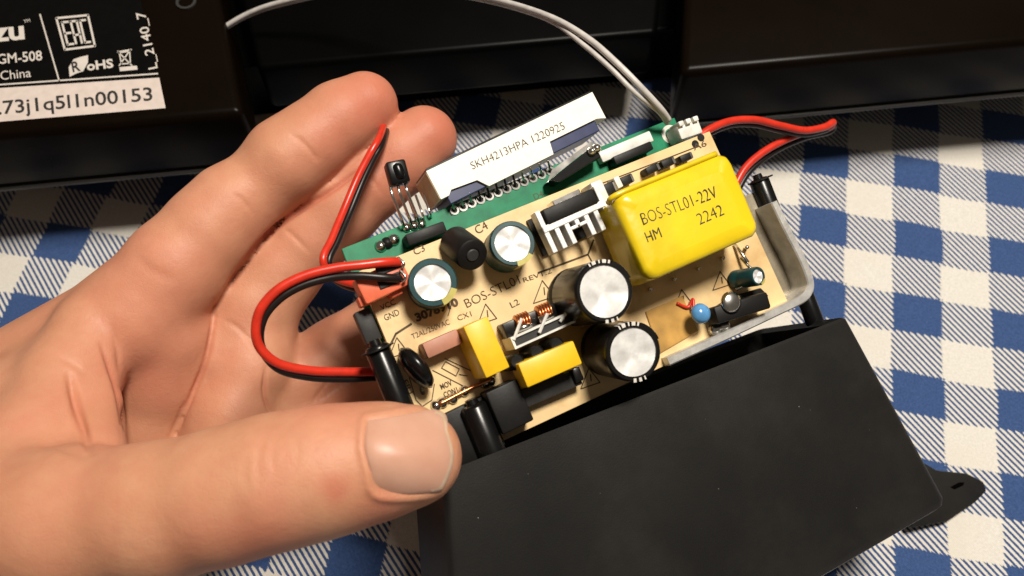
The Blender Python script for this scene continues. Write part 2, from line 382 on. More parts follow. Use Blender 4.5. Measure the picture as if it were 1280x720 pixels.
sol((pline([(541, 463), (588, 487)], 1.2, S), pline([(556, 448), (594, 466)], 1.2, S), pline([(552, 460), (557, 452), (574, 461), (570, 470)], 1.2, S, True), pline([(574, 468), (584, 470)], 1.2, S)))
sol((pline([(505, 450), (520, 500), (528, 508), (540, 500), (543, 480)], 1.2, S)))
sol((pline([(598, 318), (668, 290)], 1.6, S), pline([(440 + 20, 352), (480, 340)], 1.4, S), pline([(745, 232), (872, 183)], 1.3, S), pline([(560, 395), (566, 375)], 1.0, S)))
# amber glue at the feet of the parts
def blob(x, y, rx, ry, h, seed):
    r = np.random.default_rng(seed); c = L(x, y, 0); V = []; Fc = []; n = 18; ph_ = r.uniform(0, 6, 4)
    for j, (f, z) in enumerate(((1, -.3), (.93, h * .45), (.7, h * .85), (.35, h))):
        for k in range(n):
            t = 2 * math.pi * k / n; w = 1 + .16 * math.sin(2 * t + ph_[0]) + .1 * math.sin(3 * t + ph_[1]) + .06 * math.sin(5 * t + ph_[2])
            V.append((c[0] + rx * f * w * math.cos(t), c[1] + ry * f * w * math.sin(t), z))
    for j in range(3):
        for k in range(n): Fc.append((j * n + k, j * n + (k + 1) % n, (j + 1) * n + (k + 1) % n, (j + 1) * n + k))
    Fc.append(tuple(range(3 * n, 4 * n))); return V, Fc
for i, b in enumerate(((700, 412, 5.5, 4.5, .35), (735, 428, 6, 4, .4), (690, 466, 4, 3, .3))):
    obj('glue_patch', blob(*b, i), 'glue_amber', board, smooth=True)
obj('glue_patch', prism(dpt([(806, 390), (852, 370), (872, 414), (824, 442)], 0), -.2, .5, .2), 'glue_amber', board)
# copper/solder spots on the board
for i, (x, y) in enumerate(((553, 503), (566, 498), (580, 489), (606, 479), (613, 476), (545, 507))):
    obj('solder_joint', lathe([(1.25, 0), (1.0, .7), (.4, 1.3)], L(x, y, 0), 12), 'solder', board, smooth=True)
obj('bus_wire', tube([L(548, 506, 1.0), L(585, 487, 1.0), L(615, 474, 1.0)], .45), 'copper', board, smooth=True)
for (x, y) in ((876, 172), (869, 180)):
    obj('board_hole', lathe([(.9, -.2), (.9, .1)], L(x, y, 0), 14), 'matte_black', board)

# electrolytic capacitors
def capacitor(name, x, y, rpx, hh, sleeve, band, rin=.80, bandang=-60, marks=False, basez=0, lean=(0, 0)):
    c = L(x, y, hh); t = 1.0; r = rpx / F * (P0[2] - c[2] * .95) * 1.02
    ax = nrm((lean[0], lean[1], 1)); base = np.array((c[0], c[1], hh)) - ax * (hh - basez)
    H = (hh - basez)
    body = lathe([(r * .98, 0), (r, .5), (r, 1.5), (r * .93, 2.0), (r * .93, 2.4), (r, 3.0), (r, H - .9), (r * .985, H - .35), (r * .94, H), (r * rin, H), (r * rin * .99, H - .95)], base, 36, ax)
    o = obj(name, body, sleeve, D, angle=50)
    # vent-scored aluminium top: four sectors, slightly domed
    V = []; n = 40; e1 = nrm(np.cross(ax, (0, 1, 0))); e2 = np.cross(ax, e1); Fc = []
    top = base + ax * (H - .3)
    ns = 3 if marks else 4; n = 48; V.append(tuple(top - ax * .4))
    def zz(a, q):
        x = (a - .6) / (2 * math.pi / ns); x = abs(x - round(x)) * 2 * math.pi / ns * q; return -.42 * math.exp(-(x / .30) ** 2)
    for q in (.4, .75, 1.0):
        for k in range(n):
            a = 2 * math.pi * k / n; V.append(tuple(top + (e1 * math.cos(a) + e2 * math.sin(a)) * r * rin * q + ax * (zz(a, q) * (1.0 if q < .9 else .3) + .10 * (1 - q))))
    for k in range(n):
        k2 = (k + 1) % n; Fc.append((0, 1 + k, 1 + k2))
        for q in (0, 1): Fc.append((1 + q * n + k, 1 + q * n + n + k, 1 + q * n + n + k2, 1 + q * n + k2))
    obj('vent_top', (V, Fc), 'aluminium', o, smooth=True)
    def arc(a0, a1, z0, z1, rr, inner=None):
        V, Fc = [], []; m = 8
        for j in range(m + 1):
            a = math.radians(a0 + (a1 - a0) * j / m); d = np.array((math.cos(a), math.sin(a), 0)); d = nrm(d - ax * (d @ ax))
            V += [tuple(base + d * rr + ax * z0), tuple(base + d * rr + ax * z1)]
            if inner: V.append(tuple(base + d * inner + ax * (z1 + .02)))
        q = 3 if inner else 2
        for j in range(m):
            Fc.append((q * j, q * j + q, q * j + q + 1, q * j + 1))
            if inner: Fc.append((q * j + 1, q * j + q + 1, q * j + q + 2, q * j + 2))
        return V, Fc
    obj('polarity_band', arc(bandang - 24, bandang + 24, 3.2, H + .03, r + .05, r * rin * 1.02), band, o)
    if marks:
        for a0, a1 in ((58, 62), (66, 74), (79, 82), (88, 96), (100, 103), (20, 26), (30, 34), (-110, -104), (-98, -92), (-86, -83)):
            obj('sleeve_printing', arc(a0, a1, H - 2.6, H + .02, r + .06, r * rin * 1.07), 'sleeve_print', o)
    return o
capacitor('small_capacitor', 541, 353, 30, 8, 'sleeve_teal', 'sleeve_band', .74, -60, lean=(-.14, .02))
capacitor('small_capacitor', 641, 304, 29, 8.5, 'sleeve_teal', 'sleeve_band', .78, -75, lean=(-.05, .05))
capacitor('large_capacitor', 756, 364, 40, 16, 'sleeve_black', 'sleeve_black', .84, 30, True, lean=(.02, -.05))
capacitor('large_capacitor', 792, 440, 38, 15, 'sleeve_black', 'sleeve_black', .82, 30, True, lean=(-.05, -.1))
capacitor('small_capacitor', 948, 345, 13, 7, 'sleeve_teal', 'sleeve_band', .76, -60, lean=(.25, -.1))
# drum inductor
c = L(592, 320, 9); base = L(566, 300, 0); ax = nrm(c - base); base = c - ax * 9.4
ind = obj('drum_inductor', lathe([(3.1, 0), (3.35, .4), (3.35, 8.2), (3.2, 8.8), (2.9, 9.0), (1.5, 9.0), (1.35, 8.6)], base, 32, ax), 'matte_black', D, angle=40)
obj('ferrite_core', lathe([(1.3, 0), (1.3, .6), (1.1, .8)], base + ax * 8.4, 20, ax), 'grey_plastic', ind, angle=40)
# orange-red wire connector
cn = block('wire_connector', [(443, 352), (504, 318), (513, 358), (458, 378)], 6, 0, 'connector_red', .5)
for q in ([(468, 336), (497, 322), (502, 335), (474, 344)], [(470, 350), (500, 338), (504, 352), (476, 362)]):
    cx, cy, w, h, an = fitrect(q, 6.3); obj('contact_slot', prism(rect(cx, cy, w, h, an), 5.8, 6.25, .2), 'wire_black', cn)
    a = L(*q[1], 7); b = L(*q[2], 7); obj('contact', tube([a, a * .3 + b * .7 + np.array((.6, 0, .5)), b], .3), 'solder', cn, smooth=True)
for q in ([(446, 372), (460, 367), (466, 378), (452, 384)], [(486, 364), (500, 358), (505, 366), (490, 373)]): block('connector_key', q, 4, 0, 'connector_red', .3, cn)
# heatsink with power transistor
hq = [(669, 264), (748, 231), (770, 280), (692, 318)]
cx, cy, w, h, an = fitrect(hq, 8)
hs = obj('heatsink', prism(rect(0, 0, w, h * .16), 4.5, 8, .2), 'sink_metal', D)
def hs_loc(o):
    o.location = Vector((cx * MM, cy * MM, 0)); o.rotation_euler = (0, 0, an)
hs_loc(hs); hs.data.transform(Matrix.Translation((0, h * .06 * MM, 0)))
for i in range(7):
    y1 = h * .0 if 0 < i < 6 else h * .5
    if i == 3: ln, wd = h * .16, w * .07
    else: ln, wd = h * .5 + y1, w * .075
    xx = -w / 2 + wd / 2 + (w - wd) * i / 6
    obj('fin', prism(rect(xx, y1 - ln / 2, wd, ln), 4.6, 7.8, .15), 'sink_metal', hs)
for sx in (-.16, .16): obj('fin_branch', prism(rect(sx * w * .5, -h * .16, w * .14, h * .08), 4.6, 7.8, .15), 'sink_metal', hs)
obj('heatsink_back', prism(rect(0, 0, w * .96, h * .9), .05, 1.2, 0), 'sleeve_black', hs)
tr = block('power_transistor', [(678, 262), (741, 235), (749, 253), (686, 281)], 8.4, 1, 'matte_black', .4)
cx, cy, w, h, an = fitrect([(690, 251), (724, 236), (727, 242), (693, 258)], 7); obj('metal_tab', prism(rect(cx, cy, w, h, an), 3, 7, .2), 'solder', tr)
# transformer wrapped in yellow tape
tq = [(773, 246), (908, 189), (953, 290), (808, 352)]
TH = 15.0
cx, cy, w, h, an = fitrect(tq, TH)
def rrect(w, h, r, n=6):
    P = []
    for sx, sy, a0 in ((1, 1, 0), (-1, 1, 90), (-1, -1, 180), (1, -1, 270)):
        for k in range(n + 1):
            a = math.radians(a0 + 90 * k / n); P.append((sx * (w / 2 - r) + r * math.cos(a), sy * (h / 2 - r) + r * math.sin(a)))
    return P
def loft(rings, cap0=True, cap1=True):
    V, Fc = [], []; n = len(rings[0])
    for r in rings: V += [tuple(p) for p in r]
    for j in range(len(rings) - 1):
        for k in range(n): Fc.append((j * n + k, j * n + (k + 1) % n, (j + 1) * n + (k + 1) % n, (j + 1) * n + k))
    if cap0: Fc.append(tuple(range(n))[::-1])
    if cap1: Fc.append(tuple(range((len(rings) - 1) * n, len(rings) * n)))
    return V, Fc
def tring(dw, z, r=2.2, ph_=0):
    ca, sa = math.cos(an), math.sin(an); out = []
    for i, (x, y) in enumerate(rrect(w + dw, h + dw, r)):
        k = 1 + .006 * math.sin(i * 1.7 + z * .6 + ph_); x, y = x * k, y * k; out.append((cx + x * ca - y * sa, cy + x * sa + y * ca, z + .18 * math.sin(i * .9 + ph_)))
    return out
tf = obj('transformer', loft([tring(-.6, 1.5), tring(.5, 3, 2.4, 1), tring(.7, 6, 2.4, 2), tring(.3, 9, 2.4, 3), tring(.5, 12, 2.4, 1), tring(.3, TH - 1.1, 2.2, 2), tring(-.4, TH - .35, 2.6), tring(-1.8, TH, 2.2), tring(-6, TH + .15, 1.5, 1)]), 'yellow_tape', D, angle=60)
so2 = lambda nm, g: obj(nm, g, 'print_black', tf)
ST = lambda x, y: L(x, y, TH + .30)
so2('printed_code', join(ptext('BOS-STL01-22V', (805, 281), (898, 246), 16, ST, -.014), ptext('2242', (875, 281), (906, 268), 15, ST, -.012), ptext('HM', (810, 303), (828, 296), 14, ST, -.01)))
obj('tape_ridge', tube([L(760, 254, TH - 3), L(772, 243, TH - .6), L(840, 215, TH - .5), L(895, 192, TH - .6)], .6, 8), 'yellow_tape', tf, smooth=True)
obj('bobbin', prism(rect(cx, cy, w * .92, h * .92, an), .2, 1.8, .2), 'matte_black', tf)
for i in range(5):
    x = 812 + i * 30; y = 362 - i * 13; obj('bobbin_pin', tube([L(x, y, 0), L(x + 2, y - 1, 2.4)], .45, 8, 2), 'solder', tf, smooth=True)
obj('bobbin_pin', tube([L(918, 305, .5), L(935, 328, 3)], .4, 8, 2), 'solder', tf, smooth=True)
# film capacitors, fuse, varistor
block('film_capacitor', [(578, 408), (610, 396), (637, 458), (609, 474)], 10, 0, 'yellow_cap', .35)
rl = block('film_capacitor', [(645, 455), (716, 427), (729, 453), (662, 485)], 10, 4.0, 'yellow_cap', .35)
block('relay_base', [(648, 489), (722, 462), (728, 478), (660, 511)], 3.8, 0, 'grey_plastic', .25)
block('relay_end', [(714, 462), (724, 458), (731, 474), (721, 479)], 5, 0, 'sleeve_black', .25)
for x, y in ((647, 452), (672, 441), (697, 431)):
    obj('round_lead', lathe([(1.7, 0), (1.7, 7.2), (1.2, 7.8)], L(x, y, 8) * np.array((1, 1, 0)), 16), 'sleeve_black', rl, angle=40)
block('fuse', [(527, 430), (570, 411), (579, 429), (536, 448)], 5, 0, 'fuse_brown', .3)
# varistor disc leaning
c = L(520, 460, 3.6); axv = nrm((.88, .26, -.05))
vr = obj('varistor', lathe([(.3, -1.9), (2.6, -1.7), (4.3, -1.05), (5.0, 0), (4.3, 1.05), (2.6, 1.7), (.3, 1.9)], c, 28, axv), 'gloss_black', D, smooth=True)
obj('lead', tube([c + np.array((.2, -3.5, -1)), L(527, 486, 1), L(529, 492, 0)], .4, 8, 4), 'wire_black', vr, smooth=True)
# choke on a clear bobbin
ck = block('choke', [(628, 405), (692, 378), (700, 396), (634, 424)], 4.5, 0, 'sleeve_black', .3)
for i, (x, y) in enumerate(((655, 403), (682, 391))):
    a = L(x, y, 6)
    for k in range(5): obj('copper_turn', lathe([(1.9, -.22), (2.15, 0), (1.9, .22)], (a[0] + (k - 2) * .62, a[1], 4.6), 14, (1, -.12, 0)), 'copper', ck, smooth=True)
    obj('winding_shine', tube([L(x - 8, y + 9, 6.2), L(x + 9, y + 3, 6.2)], .7, 8, 2), 'solder', ck, smooth=True)  # bright metal tube laid on as the highlight of the winding
fq = [(637, 422), (716, 388), (722, 401), (645, 437)]
cx, cy, w, h, an = fitrect(fq, 7); ca, sa = math.cos(an), math.sin(an)
def loc(x, y): return (cx + x * ca - y * sa, cy + x * sa + y * ca)
fr_ = []
for (x0, x1, y0, y1) in ((-w / 2, w / 2, h / 2 - .45, h / 2), (-w / 2, w / 2, -h / 2, -h / 2 + .45), (-w / 2, -w / 2 + .5, -h / 2 + .46, h / 2 - .46), (w / 2 - .5, w / 2, -h / 2 + .46, h / 2 - .46)):
    fr_.append(prism([loc(x0, y0), loc(x1, y0), loc(x1, y1), loc(x0, y1)], .1, 7))
obj('clear_frame', join(*fr_), 'plastic_white', ck); obj('clear_pane', prism([loc(-w / 2 + .55, -h / 2 + .5), loc(w / 2 - .55, -h / 2 + .5), loc(w / 2 - .55, h / 2 - .5), loc(-w / 2 + .55, h / 2 - .5)], 5.4, 6.4), 'grey_plastic', ck)
obj('clear_brace', join(tube([L(642, 425, 7), L(652, 398, 7)], .35, 6, 2), tube([L(674, 416, 7.2), L(684, 392, 7.2)], .35, 6, 2), tube([L(700, 402, 7), L(712, 385, 7)], .35, 6, 2)), 'plastic_white', ck)
# right corner: blue disc, transistor, leads
c = L(876, 392, 5); obj('blue_disc_capacitor', lathe([(.3, -1.5), (1.5, -1.25), (2.2, -.5), (2.25, .3), (1.7, 1.2), (.9, 1.6), (.3, 1.7)], c, 22, (.1, .1, 1)), 'blue_epoxy', D, smooth=True)
obj('lead_sleeve', tube([L(846, 379, .8), L(860, 384, 1.0), L(866, 374, 1.4), L(867, 386, 2)], .35, 8), 'wire_red', D, smooth=True)
tr2 = block('power_transistor', [(889, 385), (957, 366), (967, 383), (902, 404)], 6, 1.5, 'matte_black', .5)
obj('screw_head', lathe([(2.4, 0), (2.4, .5), (1.6, 1.0), (.4, 1.2)], L(913, 378, 6), 20), 'solder', tr2, smooth=True)
obj('thermal_pad', prism(dpt([(868, 400), (915, 370), (950, 360), (960, 370), (905, 402)], 1), .3, 1.4, .2), 'matte_black', tr2)
for x, y in ((893, 412), (905, 408)): obj('solder_joint', lathe([(1.6, 0), (1.3, 1.0), (.4, 1.6)], L(x, y, .6), 14), 'solder', board, smooth=True)
obj('lead', tube([L(920, 362, 2), L(932, 356, 3), L(940, 350, 2)], .35, 8), 'solder', D, smooth=True)
obj('lead', tube([L(925, 322, 1), L(938, 335, 3), L(944, 340, 3)], .35, 8), 'solder', D, smooth=True)
# parts along the top edge of the board
for i, q in enumerate(([(751, 232), (768, 225), (773, 238), (757, 245)], [(775, 222), (790, 216), (794, 226), (779, 233)], [(806, 210), (822, 203), (827, 210), (811, 219)], [(826, 201), (842, 195), (846, 203), (830, 211)], [(849, 195), (864, 189), (868, 197), (853, 203)])):
    k = block('small_diode', q, 3.2, 0, 'matte_black', .3)
    cx, cy, w, h, an = fitrect(q, 3.3); obj('end_cap', prism(rect(cx + w * .38, cy, w * .16, h * .8, an), 3.1, 3.35), 'solder', k)
block('white_spacer', [(741, 228), (755, 222), (765, 262), (752, 268)], 6, 0, 'plastic_white', .3)
block('white_spacer', [(768, 222), (774, 219), (779, 233), (772, 236)], 4, 0, 'plastic_white', .2)

# green board behind
GZb = -9.0
gq = dpt([(427, 311), (843, 147), (930, 340), (500, 500)], GZb)
gb = obj('rear_board', prism(gq, GZb - 1.6, GZb, .12), 'board_green', D)
SG = lambda x, y: L(x, y, GZb + .12)
for i in range(12):
    t = i / 11; x, y = 568 + (688 - 568) * t, 263 + (214 - 263) * t
    V, Fc = lathe([(.62, 0), (1.1, .02), (1.05, .22), (.62, .22)], L(x, y, GZb), 12, caps=False); obj('solder_ring', (V, Fc), 'solder', gb)
    obj('pad_hole', lathe([(.6, -.1), (.6, .06)], L(x, y, GZb), 10), 'matte_black', gb)
block('pin_strip', [(560, 262), (690, 207), (694, 214), (564, 270)], GZb + .05, GZb - .2, 'matte_black', 0, gb)
for k in range(3): obj('solder_joint', lathe([(1.4, 0), (1.1, .7), (.3, 1.2)], L(476 + 8 * k, 308 - 4 * k, GZb), 12), 'solder' if k != 1 else 'matte_black', gb, smooth=True)
V, Fc = lathe([(1.4, 0), (2.3, .02), (2.3, .1), (1.4, .1)], L(838, 168, GZb), 20, caps=False); obj('mounting_ring', (V, Fc), 'sleeve_print', gb)
obj('mounting_hole', lathe([(1.1, -.1), (1.1, .05)], L(838, 168, GZb), 16), 'matte_black', gb)
block('black_header', [(507, 293), (555, 276), (559, 290), (511, 308)], GZb + 5, GZb, 'matte_black', .3)
block('white_header', [(748, 190), (812, 163), (818, 176), (754, 203)], GZb + 2.5, GZb, 'plastic_white', .3)
block('controller_chip', [(766, 196), (813, 176), (818, 186), (771, 206)], GZb + 4, GZb, 'matte_black', .3)
block('side_header', [(846, 156), (872, 150), (880, 164), (852, 176)], GZb + 6, GZb, 'plastic_white', .4)
for k in range(3): block('header_tooth', [(848 + 9 * k, 152 - 3 * k), (854 + 9 * k, 150 - 3 * k), (856 + 9 * k, 156 - 3 * k), (850 + 9 * k, 158 - 3 * k)], GZb + 7, GZb + 2, 'plastic_white', .2)
qc = [(686, 226), (743, 181), (752, 196), (700, 228)]
obj('tilted_chip', prism(dpt(qc, GZb + 5), GZb + .2, GZb + 5, .3), 'gloss_black', D)
obj('chip_tab', ppoly([(684, 227), (743, 180), (740, 176), (690, 212)], lambda x, y: L(x, y, GZb + 5.2)), 'solder', D)
for x, y in ((739, 190), (745, 186)): obj('solder_joint', lathe([(1.2, 0), (.9, .8), (.3, 1.3)], L(x, y, GZb + 5), 12), 'solder', gb, smooth=True)
# display standing above the green board
dq = [(536, 213), (742, 114), (759, 157), (549, 252)]
cx, cy, w, h, an = fitrect([(536, 213), (742, 114), (756, 149), (548, 250)], -5)
dz0, dz1 = -18.0, -5.0
ca, sa = math.cos(an), math.sin(an)
hh = h
prof = [(-w / 2, h / 2), (w / 2, h / 2), (w / 2, -h / 2 + .1), (w / 2 - 1.0, -h / 2 + .5), (w / 2 - 2.2, -h / 2 + .9), (w / 2 - 15, -h / 2 + .9), (w / 2 - 15.6, -h / 2 - 2.0), (-w / 2 + 11, -h / 2 - 2.0), (-w / 2 + 9.2, -h / 2 + .3), (-w / 2 + 3.0, -h / 2 + .9), (-w / 2 + 2, -h / 2), (-w / 2, -h / 2)]
dp = obj('display', prism([loc(*p) for p in prof], dz0, dz1), 'display_white', D)
obj('display_face', prism([loc(-w / 2 + .2, h / 2 + .02), loc(w / 2 - .2, h / 2 + .02), loc(w / 2 - .2, h / 2 + .5), loc(-w / 2 + .2, h / 2 + .5)], dz0 + .2, dz1 - .2, .1), 'gloss_black', dp)
obj('display_side', prism([loc(-w / 2 - .15, h / 2 - .4), loc(-w / 2 - .02, h / 2 - .4), loc(-w / 2 - .02, -h / 2 + .3), loc(-w / 2 - .15, -h / 2 + .3)], dz0 + .2, dz1 - .3), 'display_cream', dp)
obj('potting', prism([loc(-w / 2 + 1.6, -h / 2 + 2), loc(w / 2 - 2.4, -h / 2 + 2), loc(w / 2 - 2.4, -h / 2 - 1.8), loc(-w / 2 + 1.6, -h / 2 - 1.8)], dz0 + .6, dz1 - .7, .2), 'ink_blue', dp)
SD = lambda x, y: L(x, y, dz1 + .1)
obj('display_code', ptext('SKH4213HPA 1220925', (591, 212), (707, 161), 10.5, SD, -.012), 'silk', dp)
for i in range(12):
    t = i / 11; x, y = 568 + (688 - 568) * t, 263 + (214 - 263) * t; dy = -26 if i in (3, 4, 5, 6, 7) else -14
    obj('display_pin', tube([L(x, y, GZb), L(x - 1, y - 4, GZb + 1.4), L(x + dy * .25, y + dy, GZb + 3.2)], .24, 6, 4), 'matte_black' if i in (3, 4, 5, 6, 7) else 'solder', dp, smooth=True)
# infrared receiver on bent legs
ir = block('infrared_receiver', [(482, 202), (506, 198), (514, 226), (489, 232)], -3, -6.5, 'gloss_black', .5)
cI = L(499, 214, -3); obj('lens', lathe([(.2, -1.9), (.9, -1.5), (1.1, -1), (1.1, 1), (.9, 1.5), (.2, 1.9)], cI - np.array((0, 0, .3)), 20, (0, 1, 0)), 'gloss_black', ir, smooth=True)  # upright ridge added so its shape catches a tall highlight
for k in range(3):
    x = 488 + 9.5 * k; y = 234 - 2 * k
    obj('leg', tube([L(x, y, -4.5), L(x + 3, y + 12, -4.2), L(x + 14, y + 40, GZb + 3), L(x + 18, y + 50, GZb + .8), L(x + 24, y + 47, GZb)], .33, 8), 'solder', ir, smooth=True)
    obj('leg_solder', lathe([(1.1, 0), (.8, .7), (.3, 1.1)], L(x + 20, y + 51, GZb), 12), 'solder', ir, smooth=True)
    obj('leg', tube([L(x + 22, y + 12, -9), L(x + 30, y + 34, GZb + 2), L(x + 32, y + 42, GZb)], .28, 8), 'solder', ir, smooth=True)  # thinner second set, modelled as reflections of the legs

# aluminium tray around the lower right
rimpx = [(836, 452), (905, 421), (975, 388), (1003, 374), (1013, 362), (1013, 348), (1003, 322), (985, 287), (968, 252)]
rp = spline([L(*p, 3.0) for p in rimpx], 6)
def wallstrip(P, z0, z1, th):
    V, Fc = [], []
    for i, p in enumerate(P):
        t = P[min(i + 1, len(P) - 1)] - P[max(i - 1, 0)]; nn = nrm((t[1], -t[0], 0)) * th / 2
        for s_, z in ((1, z0), (1, z1 - .3), (.7, z1), (-.7, z1), (-1, z1 - .3), (-1, z0)): V.append((p[0] + nn[0] * s_, p[1] + nn[1] * s_, z))
    for i in range(len(P) - 1):
        for k in range(6): Fc.append((i * 6 + k, i * 6 + (k + 1) % 6, i * 6 + 6 + (k + 1) % 6, i * 6 + 6 + k))
    Fc += [tuple(range(6)), tuple(range(len(P) * 6 - 6, len(P) * 6))[::-1]]; return V, Fc
ty = obj('metal_tray', wallstrip(rp, -14, 3, 1.9), 'rim_metal', D, angle=40)
obj('tray_bottom', prism(dpt([(800, 300), (955, 235), (1012, 360), (845, 448)], -4), -5.2, -4, .2), 'tray_metal', ty)

# black case: flared box, open at the top
def cring(y0, slope, xl, xr, zf, zb, r, n=6):
    cxx, czz = (xl + xr) / 2, (zf + zb) / 2
    return [(cxx + a, y0 + slope * (cxx + a), czz + b) for a, b in rrect(xr - xl, zf - zb, r, n)]
FZ = 7.0; BZ = -29.0
tl, tr_, br = L(552, 592, FZ), L(1060, 395, FZ), L(1188, 634, FZ - 2)
sl = (tr_[1] - tl[1]) / (tr_[0] - tl[0]); ytop = tl[1] - sl * tl[0]
blft = L(585, 985, FZ - 2); sl2 = (br[1] - blft[1]) / (br[0] - blft[0]); ybot = br[1] - sl2 * br[0]
xl0, xr0, xl1, xr1 = tl[0], tr_[0], blft[0], br[0]
rings = [cring(ybot + 10, sl2, xl1 + 3, xr1 - 2, FZ - 4, BZ + 3, 1.5), cring(ytop - 1, sl, xl0 + 2, xr0 - 2, FZ - 2, BZ + 2, 1.5), cring(ytop, sl, xl0 + .6, xr0 - .6, FZ - .5, BZ + .6, 1.6),
         cring(ytop - .6, sl, xl0, xr0, FZ, BZ, 1.8), cring(ybot + 2.5, sl2, xl1, xr1, FZ - 2, BZ - 1, 2.0), cring(ybot + .8, sl2, xl1 + .2, xr1 - .3, FZ - 2.8, BZ - 1, 2.0), cring(ybot - .6, sl2, xl1 + .5, xr1 - .8, FZ - 5.5, BZ - 1, 2.0), cring(ybot - 6.5, sl2, xl1 - .5, xr1 - .8, BZ + 8, BZ - 1, 2.0), cring(ybot - 7.2, sl2, xl1 + .5, xr1 - 1.5, BZ + 6, BZ, 1.5)]
case = obj('case_shell', loft(rings, True, True), 'case_black', D, angle=30)
# screw ear resting on the cloth
ears = [(1150, 575), (1172, 588), (1210, 592), (1230, 602), (1234, 614), (1220, 628), (1185, 652), (1140, 660)]
eh = -27.0
ear = obj('screw_ear', prism(dpt(ears, eh), eh - 3, eh, .5), 'case_black', case, angle=35)
obj('ear_hole', prism(dpt([(1188, 609), (1199, 603), (1206, 603), (1204, 607), (1193, 612)], eh + .1), eh - .4, eh + .06), 'cavity_black', ear)
# screw posts and blocks of the case
def post(x, y, rpx, h, ln, pin=True):
    c = L(x, y, h); r = rpx / 6.0
    o = obj('screw_post', lathe([(r * .45, -1.2), (r * .5, -.2), (r * .85, 0), (r, .5), (r * 1.03, ln)], c, 24, (.03, -1, -.05)), 'gloss_black', D, angle=40)
    return o, c, r
p1, c, r = post(470, 432, 15, 3, 17); obj('washer', lathe([(r * 1.35, -.15), (r * 1.35, .15)], c + np.array((0, -.8, .2)), 24, (.03, -1, -.05)), 'matte_black', p1)
post(591, 506, 17, 2.6, 14)
p3, c, r = post(948, 224, 14, -3, 12); obj('washer', lathe([(r * 1.3, -.15), (r * 1.3, .15)], c + np.array((.4, -.3, 0)), 24, (.03, -1, -.05)), 'matte_black', p3)
post(1003, 362, 13, -6, 10)
block('guide_tab', [(443, 391), (463, 383), (477, 424), (458, 432)], 1, -2.5, 'grey_plastic', .4)
block('terminal_block', [(608, 490), (646, 474), (668, 524), (628, 545)], 5.5, 0, 'matte_black', .4)
block('terminal_block', [(548, 520), (606, 494), (632, 556), (574, 588)], 1.6, -3, 'matte_black', .5)

# ------------------------------------------------------------------ wires
def pair(name, label, red, blk, r=.82, rb=.78):
    root = thing(name, label, 'wire', tuple(P0W), ROT, 'red and black wire pairs')
    obj('red_wire', tube(red, r, 12, 10), 'wire_red', root, smooth=True)
    if blk is not None: obj('black_wire', tube(blk, rb, 12, 10), 'wire_black', root, smooth=True)
    return root
pair('wire_pair', 'red and black wire looping from the orange connector round to the screw post',
     [L(499, 327, 6.6), L(480, 328, 7.5), L(455, 331, 7.5), L(420, 335, 7), L(380, 345, 6.5), L(345, 364, 6), L(323, 393, 5), L(322, 428, 3), L(345, 453, 1), L(385, 463, -1), L(430, 465, -3), L(475, 464, -5), L(520, 460, -7)],
     [L(500, 348, 6.6), L(480, 347, 7.4), L(450, 345, 7), L(415, 347, 6), L(380, 356, 5.5), L(350, 373, 5), L(329, 399, 4), L(326, 432, 2), L(347, 460, 0), L(386, 471, -2), L(430, 473, -4), L(475, 471, -6), L(520, 468, -8)], .95, .85)
pair('wire_pair', 'red and black wire rising from the board edge between two fingertips',
     [LC(482, 150, 214), LC(474, 172, 201), LC(462, 193, 198), LC(447, 222, 195), LC(430, 262, 192), LC(415, 298, 188), LC(404, 324, 185), LC(415, 345, 186), L(450, 356, -5), L(490, 350, -6)],
     [LC(487, 152, 216), LC(479, 176, 203), LC(467, 198, 199.5), LC(453, 227, 196.5), LC(437, 266, 193.5), LC(422, 301, 189.5), LC(411, 327, 187), LC(420, 350, 188), L(452, 362, -7), L(490, 356, -8)])
pair('wire_pair', 'red and black wire folded in a hairpin beside the yellow transformer',
     [L(872, 172, -6), L(890, 160, -6), L(915, 151, -7), L(945, 150, -8), L(975, 157, -9), L(1005, 163, -10), L(1030, 159, -11), L(1041, 153, -12), L(1034, 160, -13), L(1005, 166, -13), L(975, 178, -13), L(950, 193, -13), L(930, 212, -13), L(915, 240, -13)],
     [L(872, 178, -8), L(890, 165, -8), L(915, 156, -9), L(945, 156, -10), L(975, 163, -11), L(1005, 168, -12), L(1030, 163, -13), L(1042, 158, -14), L(1036, 165, -15), L(1007, 172, -15), L(978, 184, -15), L(954, 199, -15), L(934, 218, -15), L(919, 244, -15)], .95, .8)
wc = thing('white_cable', 'pale twin cable arching from the dark housing down to the circuit boards', 'cable', tuple(P0W), ROT)
wp = [(246, 60, 40), (276, 37, 46), (310, 17, 50), (350, 3, 54), (420, -12, 60), (500, -18, 68), (570, -10, 75), (630, 2, 80), (690, 22, 86), (735, 48, 88), (770, 78, 88), (800, 108, 86), (825, 135, 82), (836, 150, 78)]
obj('strand', tube([LT(*p) for p in wp], .75, 10), 'wire_white', wc, smooth=True)
obj('strand', tube([LT(x - 2 - (5 if 720 < x < 815 else 0), y + 4 + (3 if 720 < x < 815 else 0), z - 1.2) for x, y, z in wp], .6, 10), 'wire_white', wc, smooth=True)

